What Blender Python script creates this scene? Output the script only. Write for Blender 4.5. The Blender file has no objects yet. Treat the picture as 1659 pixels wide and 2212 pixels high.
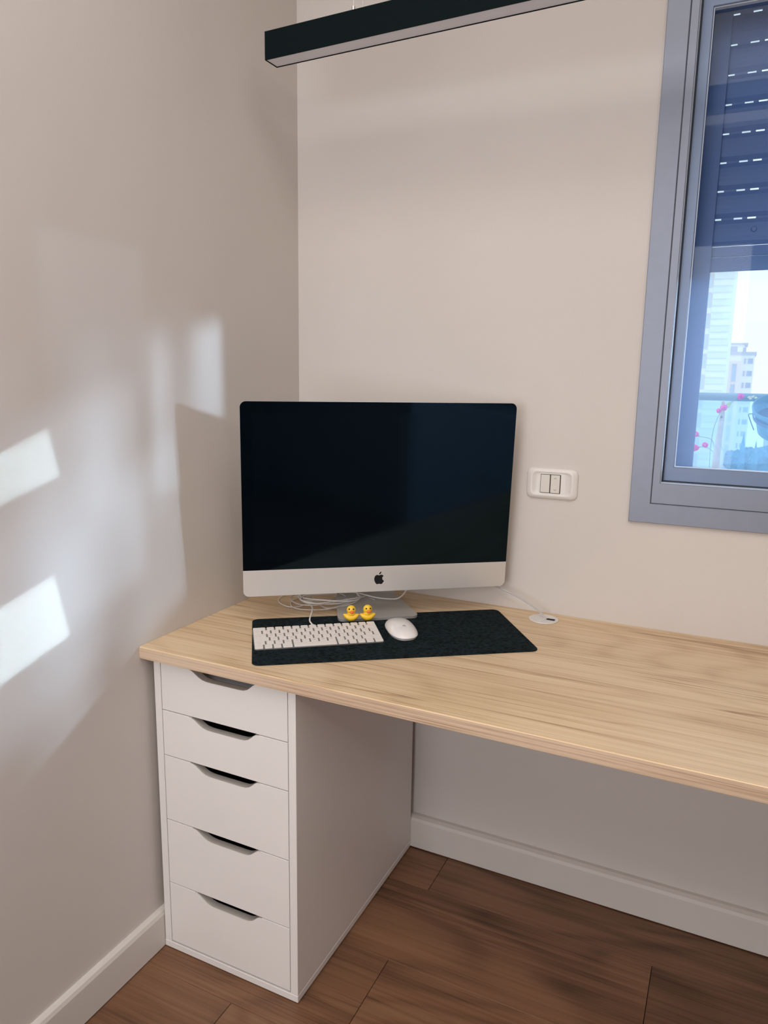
import bpy, bmesh, math, random
from mathutils import Vector, Matrix, Euler
random.seed(7)
S = bpy.context.scene
COL = S.collection
PI = math.pi

# ------------------------------------------------------------------ camera, world, lights, exposure
cam = bpy.data.cameras.new('camera'); camo = bpy.data.objects.new('camera', cam); COL.objects.link(camo)
camo.location = (1.0757, -1.6970, 1.2794)
camo.rotation_euler = (1.3886, -0.0147, 0.4482)
cam.sensor_fit = 'VERTICAL'; cam.sensor_height = 24.0; cam.lens = 24.0 * 1574.75 / 2212
cam.clip_start = 0.02; cam.clip_end = 400
S.camera = camo

world = bpy.data.worlds.new('world'); S.world = world; world.use_nodes = True
wb = world.node_tree.nodes['Background']
wb.inputs[0].default_value = (0.88, 0.95, 1.0, 1); wb.inputs[1].default_value = 1.25

S.view_settings.view_transform = 'Standard'; S.view_settings.look = 'None'
S.view_settings.gamma = 1.0; S.view_settings.use_curve_mapping = False
S.view_settings.exposure = 0.15

def light(name, kind, loc, energy, color, direction=None, **kw):
    l = bpy.data.lights.new(name, kind); l.energy = energy; l.color = color
    for k, v in kw.items(): setattr(l, k, v)
    o = bpy.data.objects.new(name, l); COL.objects.link(o); o.location = loc
    if direction is not None:
        o.rotation_euler = Vector(direction).to_track_quat('-Z', 'Y').to_euler()
    return o

# added ceiling bounce and rear fill lights, and a soft lamp behind the viewer
light('ceiling_bounce', 'AREA', (0.80, -1.70, 2.56), 20, (1.0, 0.95, 0.91), (0, 0, -1), shape='RECTANGLE', size=1.6, size_y=1.6)
light('soft_lamp', 'POINT', (2.20, -2.35, 2.15), 14, (1.0, 0.93, 0.86), shadow_soft_size=0.11)
light('rear_fill', 'AREA', (0.42, -3.30, 1.35), 32, (0.95, 0.96, 1.0), (0.0, 1, -0.04), shape='RECTANGLE', size=1.3, size_y=1.5)

# sunlight thrown back by the glass facades across the street, coming in through the window
def facade_glint(target, slope, drop, radius, energy, soft=0.35, blend=1.0, dist=7.0, color=(0.66, 0.83, 1.0)):
    d = Vector((-1, -slope, -drop)).normalized()
    loc = Vector(target) - d * dist
    light('facade_glint', 'SPOT', loc, energy, color, d, spot_size=2 * math.atan(radius / dist), spot_blend=blend, shadow_soft_size=soft)
facade_glint((0, -0.37, 1.31), 0.345, 0.09, 0.19, 4300, soft=.22)
facade_glint((0, -0.49, 1.10), 0.44, 0.05, 0.16, 2300, soft=.25)
facade_glint((0, -0.60, 0.84), 0.50, 0.29, 0.23, 4300, soft=.4)
facade_glint((0, -0.92, 1.04), 0.64, 0.22, 0.27, 3900, soft=.4)
facade_glint((0, -0.76, 1.14), 0.56, 0.12, 0.16, 1500, soft=.4)
facade_glint((0, -0.97, 0.76), 0.72, 0.34, 0.27, 3400, soft=.45)
facade_glint((0, -0.80, 1.45), 0.60, 0.00, 0.08, 4200, soft=.30)
def pane_glint(y0, y1, z0, z1, energy):
    d = Vector((-1, -0.82, -0.295)).normalized()
    o = light('pane_glint', 'AREA', Vector((0, (y0 + y1) / 2, (z0 + z1) / 2)) - d * 1.75, energy, (0.74, 0.95, 1.0), None, shape='RECTANGLE', spread=math.radians(0.6))
    ez = -d; e = Vector((0, 1, 0.275)); ex = (e - ez * e.dot(ez)).normalized(); ey = ez.cross(ex)
    o.rotation_euler = Matrix((ex, ey, ez)).transposed().to_euler()
    o.data.size = abs(y1 - y0) * Vector((0, 1, .275)).dot(ex); o.data.size_y = (z1 - z0) * abs(ey.z)
pane_glint(-1.04, -0.800, 0.765, 0.892, 0.085)
pane_glint(-1.04, -0.800, 1.062, 1.195, 0.075)

# ------------------------------------------------------------------ materials
MATS = {}
def mat(name, color, rough=0.5, metal=0.0, spec=0.5, noise=0.0, nscale=20, bump=0.0, bscale=200, coat=0.0):
    if name in MATS: return MATS[name]
    m = bpy.data.materials.new(name); m.use_nodes = True
    nt = m.node_tree; b = nt.nodes['Principled BSDF']
    b.inputs['Base Color'].default_value = (*color, 1); b.inputs['Roughness'].default_value = rough
    b.inputs['Metallic'].default_value = metal; b.inputs['Specular IOR Level'].default_value = spec
    b.inputs['Coat Weight'].default_value = coat
    tc = nt.nodes.new('ShaderNodeTexCoord')
    if noise > 0:
        n = nt.nodes.new('ShaderNodeTexNoise'); n.inputs['Scale'].default_value = nscale; n.inputs['Detail'].default_value = 5
        nt.links.new(tc.outputs['Object'], n.inputs['Vector'])
        r = nt.nodes.new('ShaderNodeValToRGB')
        r.color_ramp.elements[0].position = .3; r.color_ramp.elements[1].position = .7
        r.color_ramp.elements[0].color = (*[c * (1 - noise) for c in color], 1)
        r.color_ramp.elements[1].color = (*[min(1, c * (1 + noise)) for c in color], 1)
        nt.links.new(n.outputs['Fac'], r.inputs['Fac']); nt.links.new(r.outputs['Color'], b.inputs['Base Color'])
    if bump > 0:
        n2 = nt.nodes.new('ShaderNodeTexNoise'); n2.inputs['Scale'].default_value = bscale; n2.inputs['Detail'].default_value = 3
        nt.links.new(tc.outputs['Object'], n2.inputs['Vector'])
        bp = nt.nodes.new('ShaderNodeBump'); bp.inputs['Strength'].default_value = bump; bp.inputs['Distance'].default_value = 0.002
        nt.links.new(n2.outputs['Fac'], bp.inputs['Height']); nt.links.new(bp.outputs['Normal'], b.inputs['Normal'])
    MATS[name] = m
    return m

def wood(name, stops, scale_along, scale_across, rough=0.5, fine=0.35, cathedral=0.5, bump=0.1, along='x', seed=0.0, knots=False, per_object=False, lines=0.0):
    """Long grained timber. stops = list of (pos, rgb)."""
    m = bpy.data.materials.new(name); m.use_nodes = True
    nt = m.node_tree; N = nt.nodes; L = nt.links; b = N['Principled BSDF']
    b.inputs['Roughness'].default_value = rough; b.inputs['Specular IOR Level'].default_value = 0.4
    tc = N.new('ShaderNodeTexCoord')
    add = N.new('ShaderNodeVectorMath'); add.operation = 'ADD'; add.inputs[1].default_value = (seed, seed * 1.7, seed * .3)
    L.new(tc.outputs['Object'], add.inputs[0])
    src = add.outputs[0]
    if per_object:
        oi = N.new('ShaderNodeObjectInfo'); sc = N.new('ShaderNodeVectorMath'); sc.operation = 'SCALE'
        sc.inputs[0].default_value = (37.0, 19.0, 11.0); L.new(oi.outputs['Random'], sc.inputs['Scale'])
        a2 = N.new('ShaderNodeVectorMath'); a2.operation = 'ADD'; L.new(src, a2.inputs[0]); L.new(sc.outputs[0], a2.inputs[1]); src = a2.outputs[0]
    def mapping(s):
        mp = N.new('ShaderNodeMapping'); mp.inputs['Scale'].default_value = s; L.new(src, mp.inputs['Vector']); return mp.outputs[0]
    def noise(s, detail=4, dist=0.0, rough_=.5):
        n = N.new('ShaderNodeTexNoise'); n.inputs['Scale'].default_value = 1.0; n.inputs['Detail'].default_value = detail
        n.inputs['Distortion'].default_value = dist; n.inputs['Roughness'].default_value = rough_
        L.new(mapping(s), n.inputs['Vector']); return n.outputs['Fac']
    def math_(op, a, b_=None, clamp=False):
        n = N.new('ShaderNodeMath'); n.operation = op; n.use_clamp = clamp
        for i, v in enumerate((a, b_)):
            if v is None: continue
            if isinstance(v, (int, float)): n.inputs[i].default_value = v
            else: L.new(v, n.inputs[i])
        return n.outputs[0]
    big = noise((scale_along * .6, scale_across * .35, scale_across * .35), 2, 0.3)
    # growth rings: contour lines of a stretched noise
    contour = noise((scale_along, scale_across * .22, scale_across * .22), 1.5, 0.25)
    rings = math_('SINE', math_('MULTIPLY', contour, 95.0))
    rings = math_('POWER', math_('MULTIPLY', math_('ADD', rings, 1.0), 0.5), 2.2)
    streak = noise((scale_along * .8, scale_across * 6.5, scale_across * 6.5), 5, 0.0, .6)
    finen = noise((scale_along * 5, scale_across * 24, scale_across * 24), 3, 0.0, .7)
    v = math_('ADD', math_('MULTIPLY', big, 0.55), math_('MULTIPLY', streak, 0.55))
    v = math_('SUBTRACT', v, math_('MULTIPLY', rings, 0.10 * cathedral))
    v = math_('ADD', v, math_('MULTIPLY', math_('SUBTRACT', finen, 0.5), fine))
    if lines > 0:
        for (sa, sc, off, wgt) in ((.35, 4.2, 3.0, 1.0), (.55, 9.0, 7.0, .6)):
            ln = noise((scale_along * sa, scale_across * sc * .25, scale_across * sc * .25), 2.5, 0.15)
            tri = math_('SUBTRACT', 1.0, math_('MULTIPLY', math_('ABSOLUTE', math_('SUBTRACT', math_('FRACT', math_('MULTIPLY', ln, 9.0 + off)), 0.5)), 7.0), True)
            msk = noise((scale_along * 1.1, scale_across * 1.2, scale_across * 1.2), 2)
            msk = math_('MULTIPLY', math_('SUBTRACT', msk, .42), 4.0, True)
            v = math_('SUBTRACT', v, math_('MULTIPLY', math_('MULTIPLY', tri, msk), lines * wgt))
    r = N.new('ShaderNodeValToRGB'); cr = r.color_ramp
    while len(cr.elements) < len(stops): cr.elements.new(0.5)
    for e, (p, c) in zip(cr.elements, stops): e.position = p; e.color = (*c, 1)
    L.new(v, r.inputs['Fac'])
    out = r.outputs['Color']
    if knots:
        vo = N.new('ShaderNodeTexVoronoi'); vo.inputs['Scale'].default_value = 1.0; vo.feature = 'F1'
        L.new(mapping((scale_along * 1.3, scale_across * .45, 1.0)), vo.inputs['Vector'])
        kr = N.new('ShaderNodeMapRange'); kr.inputs[1].default_value = 0.03; kr.inputs[2].default_value = 0.13
        kr.inputs[3].default_value = 0.5; kr.inputs[4].default_value = 0.0; L.new(vo.outputs['Distance'], kr.inputs[0])
        mx = N.new('ShaderNodeMixRGB'); mx.inputs[2].default_value = (stops[0][1][0] * .45, stops[0][1][1] * .4, stops[0][1][2] * .4, 1)
        L.new(kr.outputs[0], mx.inputs[0]); L.new(out, mx.inputs[1]); out = mx.outputs[0]
    if per_object:
        oi2 = N.new('ShaderNodeObjectInfo'); hv = N.new('ShaderNodeHueSaturation'); L.new(out, hv.inputs['Color'])
        mr = N.new('ShaderNodeMapRange'); mr.inputs[3].default_value = 0.85; mr.inputs[4].default_value = 1.25
        L.new(oi2.outputs['Random'], mr.inputs[0]); L.new(mr.outputs[0], hv.inputs['Value']); out = hv.outputs[0]
    L.new(out, b.inputs['Base Color'])
    bp = N.new('ShaderNodeBump'); bp.inputs['Strength'].default_value = bump; bp.inputs['Distance'].default_value = 0.001
    L.new(v, bp.inputs['Height']); L.new(bp.outputs['Normal'], b.inputs['Normal'])
    return m

M_wall = mat('painted_plaster', (0.655, 0.61, 0.575), .85, noise=.02, nscale=2.2, bump=.10, bscale=260)
M_ceil = mat('ceiling_paint', (0.75, 0.72, 0.68), .9)
M_dim = mat('low_bounce_plaster', (0.30, 0.24, 0.20), .9)  # unseen walls darkened to cut bounce onto the drawer unit
M_base = mat('skirting_paint', (0.70, 0.66, 0.62), .55, noise=.02, nscale=8)
M_unit = mat('white_melamine', (0.82, 0.79, 0.76), .42, noise=.01, nscale=6, bump=.05, bscale=700)
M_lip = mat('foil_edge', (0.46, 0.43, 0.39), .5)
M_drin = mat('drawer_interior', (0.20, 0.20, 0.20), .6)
M_back = mat('unit_back', (0.6, 0.57, 0.53), .6)
M_frame = mat('anodised_frame', (0.24, 0.265, 0.335), .42, metal=.25, noise=.02, nscale=40)  # blue cast of the window flare put into the frame colour
M_sash = mat('anodised_sash', (0.18, 0.235, 0.35), .42, metal=.25, noise=.02, nscale=40)  # tinted bluer to carry the same flare
M_hilite = mat('edge_highlight', (0.62, 0.70, 0.80), .35)  # pale tone carrying the painted highlight along frame edges
M_frame2 = mat('dark_gasket', (0.02, 0.03, 0.05), .6)
M_slat = mat('shutter_aluminium', (0.095, 0.15, 0.31), .45, noise=.02, nscale=30)
M_alu = mat('silver_aluminium', (0.74, 0.72, 0.70), .42, metal=.45, bump=.03, bscale=900)
M_alud = mat('silver_foot', (0.68, 0.665, 0.635), .36, metal=.6, bump=.03, bscale=900)
M_logo = mat('gloss_black_logo', (0.005, 0.005, 0.008), .25)
M_key = mat('white_key', (0.86, 0.80, 0.75), .5)
M_keyb = mat('keyboard_aluminium', (0.27, 0.265, 0.26), .4, metal=.7)  # darkened to hold the shade in the gaps between keys
M_leg = mat('key_print', (0.50, 0.47, 0.45), .7)
M_mouse = mat('gloss_white_shell', (0.86, 0.82, 0.79), .22, coat=.3)
M_cable = mat('white_cable_jacket', (0.82, 0.79, 0.76), .45)
M_cable2 = mat('grey_cable_jacket', (0.62, 0.59, 0.56), .5)
M_cable3 = mat('soft_grey_jacket', (0.50, 0.48, 0.48), .5)
M_felt = mat('charcoal_felt', (0.010, 0.017, 0.020), .95, spec=.1, noise=.75, nscale=140, bump=1.0, bscale=500)
M_black = mat('powder_coat_black', (0.005, 0.010, 0.011), .75, spec=.05, bump=.02, bscale=800)
M_diff = mat('opal_diffuser', (0.72, 0.72, 0.76), .5)
M_yel = mat('yellow_resin', (0.95, 0.60, 0.03), .35, coat=.3)
M_yel2 = mat('pale_yellow_resin', (0.95, 0.70, 0.22), .35)
M_org = mat('orange_resin', (0.95, 0.22, 0.06), .35)
M_eye = mat('black_eye', (0.01, 0.01, 0.01), .3)
M_plate = mat('switch_plastic', (0.74, 0.71, 0.68), .28)
M_rock = mat('switch_rocker', (0.68, 0.64, 0.58), .35)
M_mark = mat('switch_mark', (0.36, 0.34, 0.32), .6)
M_hole = mat('dark_hole', (0.01, 0.01, 0.01), .9)
M_paper = mat('pale_grey_sleeve', (0.62, 0.66, 0.72), .5)
M_steel = mat('steel', (0.5, 0.48, 0.46), .3, metal=1)
M_rail = mat('railing_aluminium', (0.26, 0.37, 0.44), .5, metal=0.1)
M_pot = mat('blue_pot', (0.15, 0.33, 0.45), .5, noise=.05, nscale=30)
M_potin = mat('pot_soil', (0.10, 0.14, 0.18), .9)
M_strap = mat('pot_strap', (0.16, 0.20, 0.30), .6)
M_pink = mat('pink_bract', (1.0, 0.10, 0.52), .5)
M_leafg = mat('leaf_green', (0.45, 0.70, 0.18), .5)
M_leafw = mat('leaf_cream', (0.85, 0.9, 0.6), .5)
M_cane = mat('bleached_cane', (0.62, 0.58, 0.55), .7, noise=.15, nscale=60)
M_stem = mat('thin_stem', (0.20, 0.28, 0.28), .7)
M_tower = mat('pale_cladding', (0.74, 0.81, 0.80), .8)
M_tower2 = mat('cladding_joint', (0.67, 0.76, 0.765), .8)
M_win = mat('hazy_glass', (0.55, 0.68, 0.76), .4)
M_cream = mat('cream_render', (0.95, 0.90, 0.84), .85)
M_tan = mat('tan_stone', (0.86, 0.74, 0.62), .85)
M_bwin = mat('window_grey_blue', (0.50, 0.56, 0.66), .5)
M_roof = mat('parapet_grey', (0.62, 0.58, 0.58), .8)
M_tree = mat('distant_foliage', (0.09, 0.25, 0.38), .9, noise=.35, nscale=1.2)  # distance haze is put into this blue-green
M_trunk = mat('distant_trunk', (0.22, 0.22, 0.22), .9)
M_tile = mat('balcony_tile', (0.6, 0.6, 0.6), .7)
M_street = mat('street_ground', (0.75, 0.78, 0.80), .9)

M_oak = wood('pale_oak_laminate', [(0.20, (0.42, 0.26, 0.14)), (0.34, (0.58, 0.40, 0.23)), (0.47, (0.70, 0.51, 0.31)), (0.64, (0.80, 0.62, 0.40)), (0.9, (0.86, 0.70, 0.49))], 0.9, 15, rough=.33, fine=.34, cathedral=.9, bump=.06, seed=3.3, lines=.42)
M_oakedge = wood('oak_edge_band', [(0.30, (0.22, 0.14, 0.09)), (0.44, (0.45, 0.31, 0.20)), (0.57, (0.64, 0.48, 0.34)), (0.85, (0.76, 0.61, 0.45))], 1.8, 46, rough=.5, fine=.4, cathedral=.2, bump=.1, seed=8.1)
M_floor = wood('walnut_laminate', [(0.20, (0.045, 0.020, 0.011)), (0.36, (0.12, 0.058, 0.030)), (0.52, (0.20, 0.098, 0.052)), (0.72, (0.27, 0.143, 0.076)), (0.95, (0.33, 0.18, 0.10))], 1.0, 11, rough=.42, fine=.30, cathedral=1.1, bump=.08, seed=1.0, knots=True, per_object=True, lines=.14)

def glass(name, tint=(0.93, 0.97, 1.0), veil=0.0, reflect=0.06, veil_col=(0.6, 0.75, 1.0)):
    m = bpy.data.materials.new(name); m.use_nodes = True; nt = m.node_tree; N = nt.nodes; L = nt.links
    N.remove(N['Principled BSDF'])
    t = N.new('ShaderNodeBsdfTransparent'); t.inputs[0].default_value = (*tint, 1)
    g = N.new('ShaderNodeBsdfGlossy'); g.inputs['Roughness'].default_value = .02
    lw = N.new('ShaderNodeLayerWeight'); lw.inputs[0].default_value = .5
    pw = N.new('ShaderNodeMath'); pw.operation = 'POWER'; pw.inputs[1].default_value = 4.0; L.new(lw.outputs['Facing'], pw.inputs[0])
    fr = N.new('ShaderNodeMath'); fr.operation = 'MULTIPLY_ADD'; fr.inputs[1].default_value = .5; fr.inputs[2].default_value = .012; L.new(pw.outputs[0], fr.inputs[0])
    mx = N.new('ShaderNodeMixShader'); L.new(fr.outputs[0], mx.inputs[0]); L.new(t.outputs[0], mx.inputs[1]); L.new(g.outputs[0], mx.inputs[2])
    last = mx
    if veil > 0:
        d = N.new('ShaderNodeBsdfTranslucent'); d.inputs[0].default_value = (*veil_col, 1)
        m2 = N.new('ShaderNodeMixShader'); m2.inputs[0].default_value = veil
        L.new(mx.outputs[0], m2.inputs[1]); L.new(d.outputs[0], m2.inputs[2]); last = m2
    L.new(last.outputs[0], N['Material Output'].inputs[0])
    return m
M_glass = glass('window_glass', veil=.10, veil_col=(0.36, 0.60, 1.0))  # lens glare over the window, put into the pane as a blue veil
M_rglass = glass('railing_glass', tint=(0.80, 0.93, 0.98), veil=.12, veil_col=(.7, .9, 1))

# screen: black glass with a thin clear gloss
M_screen = mat('black_display_glass', (0.0006, 0.002, 0.004), .05, spec=.34)
M_panel = mat('display_panel', (0.0008, 0.0025, 0.005), .09, spec=.34)
for m_ in (M_screen, M_panel): m_.node_tree.nodes['Principled BSDF'].inputs['Specular Tint'].default_value = (.38, .70, 1, 1)

# ------------------------------------------------------------------ mesh helpers
def link(name, bm, m, parent=None, loc=None, smooth=False, kind=None, rot=None):
    me = bpy.data.meshes.new(name); bm.normal_update(); bm.to_mesh(me); bm.free()
    if isinstance(m, (list, tuple)):
        for k in m: me.materials.append(k)
    else: me.materials.append(m)
    if smooth:
        for p in me.polygons: p.use_smooth = True
    o = bpy.data.objects.new(name, me); COL.objects.link(o)
    if parent: o.parent = parent
    if loc: o.location = loc
    if rot: o.rotation_euler = rot
    if kind: o['kind'] = kind
    return o
def shared(name, me, parent=None, loc=(0, 0, 0), rot=None):
    o = bpy.data.objects.new(name, me); COL.objects.link(o); o.parent = parent; o.location = loc
    if rot: o.rotation_euler = rot
    return o
def tag(o, label, cat, group=None):
    o['label'] = label; o['category'] = cat
    if group: o['group'] = group
    return o
def thing(name, loc, label, cat, rot=(0, 0, 0), group=None):
    o = bpy.data.objects.new(name, None); o.empty_display_size = .05; COL.objects.link(o); o.location = loc; o.rotation_euler = rot
    return tag(o, label, cat, group)
def add_box(bm, x0, x1, y0, y1, z0, z1, mi=0):
    v = [bm.verts.new(p) for p in [(x0, y0, z0), (x1, y0, z0), (x1, y1, z0), (x0, y1, z0), (x0, y0, z1), (x1, y0, z1), (x1, y1, z1), (x0, y1, z1)]]
    for f in [(3, 2, 1, 0), (4, 5, 6, 7), (0, 1, 5, 4), (1, 2, 6, 5), (2, 3, 7, 6), (3, 0, 4, 7)]:
        fc = bm.faces.new([v[i] for i in f]); fc.material_index = mi
    return v
def box(x0, x1, y0, y1, z0, z1, bevel=0.0, seg=2):
    bm = bmesh.new(); add_box(bm, x0, x1, y0, y1, z0, z1)
    if bevel > 0: bmesh.ops.bevel(bm, geom=bm.edges[:], offset=bevel, segments=seg, affect='EDGES', profile=.5)
    return bm
def prism(pts, z0, z1, axis='z', bevel=0.0, seg=2):
    """closed outline pts (a,b) extruded. axis z: (a,b,z); axis y: (a, y, b) from y=z0..z1"""
    bm = bmesh.new()
    def P(a, b, c): return (a, b, c) if axis == 'z' else (a, c, b)
    lo = [bm.verts.new(P(a, b, z0)) for a, b in pts]; hi = [bm.verts.new(P(a, b, z1)) for a, b in pts]
    n = len(pts)
    f1 = bm.faces.new(lo); f2 = bm.faces.new(hi)
    for i in range(n): bm.faces.new([lo[i], lo[(i + 1) % n], hi[(i + 1) % n], hi[i]])
    bmesh.ops.recalc_face_normals(bm, faces=bm.faces[:])
    if bevel > 0:
        es = [e for e in bm.edges if any(f in (f1, f2) for f in e.link_faces)]
        bmesh.ops.bevel(bm, geom=es, offset=bevel, segments=seg, affect='EDGES', profile=.5)
    return bm
def rrect(w, h, r, n=6, cx=0, cy=0, r4=None):
    pts = []
    rs = r4 or (r, r, r, r)
    for (sx, sy, a0, rr) in ((1, 1, 0, rs[0]), (-1, 1, 90, rs[1]), (-1, -1, 180, rs[2]), (1, -1, 270, rs[3])):
        for k in range(n + 1):
            a = math.radians(a0 + 90 * k / n)
            pts.append((cx + sx * (w / 2 - rr) + rr * math.cos(a), cy + sy * (h / 2 - rr) + rr * math.sin(a)))
    return pts
def tube(pts, r, n=8, radii=None, cap=True, bm=None):
    own = bm is None
    if own: bm = bmesh.new()
    P = [Vector(p) for p in pts]; rings = []
    up = Vector((0, 0, 1)); prev = None
    for i, p in enumerate(P):
        t = (P[min(i + 1, len(P) - 1)] - P[max(i - 1, 0)]).normalized()
        if prev is None:
            a = t.cross(up)
            if a.length < .1: a = t.cross(Vector((1, 0, 0)))
            a.normalize()
        else: a = (prev - t * prev.dot(t)).normalized()
        prev = a; b = t.cross(a); rr = radii[i] if radii else r
        rings.append([bm.verts.new(p + (a * math.cos(2 * PI * k / n) + b * math.sin(2 * PI * k / n)) * rr) for k in range(n)])
    for i in range(len(rings) - 1):
        for k in range(n): bm.faces.new([rings[i][k], rings[i][(k + 1) % n], rings[i + 1][(k + 1) % n], rings[i + 1][k]])
    if cap:
        bm.faces.new(rings[0][::-1]); bm.faces.new(rings[-1])
    return bm
def smooth_path(ctrl, sub=8, closed=False):
    C = [Vector(c) for c in ctrl]; out = []; n = len(C)
    for i in range(n - 1):
        p0 = C[max(i - 1, 0)]; p1 = C[i]; p2 = C[i + 1]; p3 = C[min(i + 2, n - 1)]
        for k in range(sub):
            t = k / sub; t2 = t * t; t3 = t2 * t
            out.append(0.5 * ((2 * p1) + (p2 - p0) * t + (2 * p0 - 5 * p1 + 4 * p2 - p3) * t2 + (3 * p1 - p0 - 3 * p2 + p3) * t3))
    out.append(C[-1]); return out
def lathe(prof, n=32, bm=None):
    own = bm is None
    if own: bm = bmesh.new()
    rings = []
    for r, z in prof:
        if r < 1e-6: rings.append([bm.verts.new((0, 0, z))])
        else: rings.append([bm.verts.new((r * math.cos(2 * PI * k / n), r * math.sin(2 * PI * k / n), z)) for k in range(n)])
    for a, b in zip(rings, rings[1:]):
        for k in range(n):
            vs = [a[k % len(a)], a[(k + 1) % len(a)], b[(k + 1) % len(b)], b[k % len(b)]]
            u = []
            for v in vs:
                if v not in u: u.append(v)
            if len(u) > 2: bm.faces.new(u)
    bmesh.ops.recalc_face_normals(bm, faces=bm.faces[:])
    return bm
def struct(name, bm, m, parent=None, **k):
    o = link(name, bm, m, parent, **k)
    if not parent: o['kind'] = 'structure'
    return o

# ------------------------------------------------------------------ room shell
RX, RY, RZ = 2.60, -3.40, 2.62          # right wall x, rear wall y, ceiling height
WY = 0.010                               # face of the back wall
struct('wall_left', box(-0.15, 0.0, RY - .15, WY + .20, -.05, RZ), M_wall)
OX0, OX1, OZ0, OZ1 = 0.925, 2.13, 1.015, 2.085
bm = bmesh.new()
add_box(bm, 0.0, OX0, WY, WY + .20, -.05, RZ); add_box(bm, OX1, RX + .15, WY, WY + .20, -.05, RZ)
add_box(bm, OX0, OX1, WY, WY + .20, -.05, OZ0); add_box(bm, OX0, OX1, WY, WY + .20, OZ1, RZ)
struct('wall_back', bm, M_wall)
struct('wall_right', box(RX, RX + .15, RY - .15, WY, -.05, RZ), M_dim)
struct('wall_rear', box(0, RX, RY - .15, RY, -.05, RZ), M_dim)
struct('ceiling', box(-.15, RX + .15, RY - .15, WY + .20, RZ, RZ + .12), M_ceil)
floor = struct('floor', box(0, RX, RY, WY, -.05, -.0085), M_hole)
PW = 0.249
yt = -0.404 + 2 * PW                     # row boundaries ... .094, -.155, -.404, -.653, -.902 ...
seams = {0: [0.4795, 1.70], 1: [1.018, 2.24], 2: [0.4855, 1.706], 3: [0.243, 1.463], 4: [1.10, 2.32]}
rows = 0; y_hi = 0.094
while y_hi > RY:
    y_lo = y_hi - PW
    ss = seams.get(rows) or [random.uniform(.3, 1.2)]
    if len(ss) == 1: ss = [ss[0], ss[0] + 1.22]
    xs = [0.0] + [s for s in ss if s < RX - .05] + [RX]
    a, b = max(y_lo, RY), min(y_hi, WY)
    for x0, x1 in zip(xs, xs[1:]):
        g = .0007
        bmp = bmesh.new(); add_box(bmp, x0 + g, x1 - g, a + g * .35, b - g * .35, -.008, 0.0)
        es = [e for e in bmp.edges if all(v.co.z > -.001 for v in e.verts)]
        bmesh.ops.bevel(bmp, geom=es, offset=.0004, segments=1, affect='EDGES')
        bmesh.ops.translate(bmp, verts=bmp.verts[:], vec=(-x0, -a, 0))
        link('plank', bmp, M_floor, floor, loc=(x0, a, 0))
    y_hi = y_lo; rows += 1

# skirting boards with a chamfered top
def skirting(name, length, h, t, loc, rz):
    prof = [(0, .0028), (t, .0028), (t, h - .012), (t - .003, h - .004), (t * .45, h), (0, h)]   # (depth, z)
    bm = bmesh.new()
    A = [bm.verts.new((0, -d, z)) for d, z in prof]; B = [bm.verts.new((length, -d, z)) for d, z in prof]
    n = len(prof); bm.faces.new(A); bm.faces.new(B)
    for i in range(n): bm.faces.new([A[i], A[(i + 1) % n], B[(i + 1) % n], B[i]])
    bmesh.ops.recalc_face_normals(bm, faces=bm.faces[:])
    return struct(name, bm, M_base, loc=loc, rot=(0, 0, rz))
skirting('baseboard_back', RX - .014, .0925, .0240, (0.014, WY, 0), 0)
skirting('baseboard_left', -RY + WY, .0925, .0140, (0, RY, 0), PI / 2)

# ------------------------------------------------------------------ window in the back wall
def frame_ring(x0, x1, z0, z1, wl, wr, wb, wt, y0, y1, bevel=.0012):
    """a mitred frame made of four bars"""
    bm = bmesh.new()
    o = [(x0, z0), (x1, z0), (x1, z1), (x0, z1)]; i_ = [(x0 + wl, z0 + wb), (x1 - wr, z0 + wb), (x1 - wr, z1 - wt), (x0 + wl, z1 - wt)]
    vo0 = [bm.verts.new((a, y0, b)) for a, b in o]; vi0 = [bm.verts.new((a, y0, b)) for a, b in i_]
    vo1 = [bm.verts.new((a, y1, b)) for a, b in o]; vi1 = [bm.verts.new((a, y1, b)) for a, b in i_]
    for k in range(4):
        j = (k + 1) % 4
        bm.faces.new([vo0[k], vo0[j], vi0[j], vi0[k]]); bm.faces.new([vo1[j], vo1[k], vi1[k], vi1[j]])
        bm.faces.new([vo0[j], vo0[k], vo1[k], vo1[j]]); bm.faces.new([vi0[k], vi0[j], vi1[j], vi1[k]])
    bmesh.ops.recalc_face_normals(bm, faces=bm.faces[:])
    if bevel: bmesh.ops.bevel(bm, geom=[e for e in bm.edges if abs(e.verts[0].co.y - y0) < 1e-6 and abs(e.verts[1].co.y - y0) < 1e-6 and len(e.link_faces) == 2 and e.calc_face_angle(0) > .5], offset=bevel, segments=1, affect='EDGES')
    return bm
win = bpy.data.objects.new('window_1', None); COL.objects.link(win); win['kind'] = 'structure'
WX0, WX1, WZ0, WZ1 = 0.8765, 2.176, 0.969, 2.12
link('flange', frame_ring(WX0, WX1, WZ0, WZ1, .044, .044, .0440, .044, WY - .010, WY + .001), M_frame, win)
link('outer_frame', frame_ring(WX0 + .0445, WX1 - .0445, WZ0 + .0445, WZ1 - .0445, .0165, .0165, .046, .020, WY - .0075, WY + .11), M_frame, win)
link('gasket', frame_ring(WX0 + .0605, WX1 - .0605, WZ0 + .0900, WZ1 - .064, .004, .004, .004, .004, WY + .018, WY + .09, 0), M_frame2, win)
link('highlight_strip', frame_ring(WX0 + .0605, WX1 - .0605, WZ0 + .0900, WZ1 - .064, .0013, .0013, .0016, .0013, WY - .003, WY + .016, 0), M_hilite, win)  # bright strip added as the highlight on the inner frame edge
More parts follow.
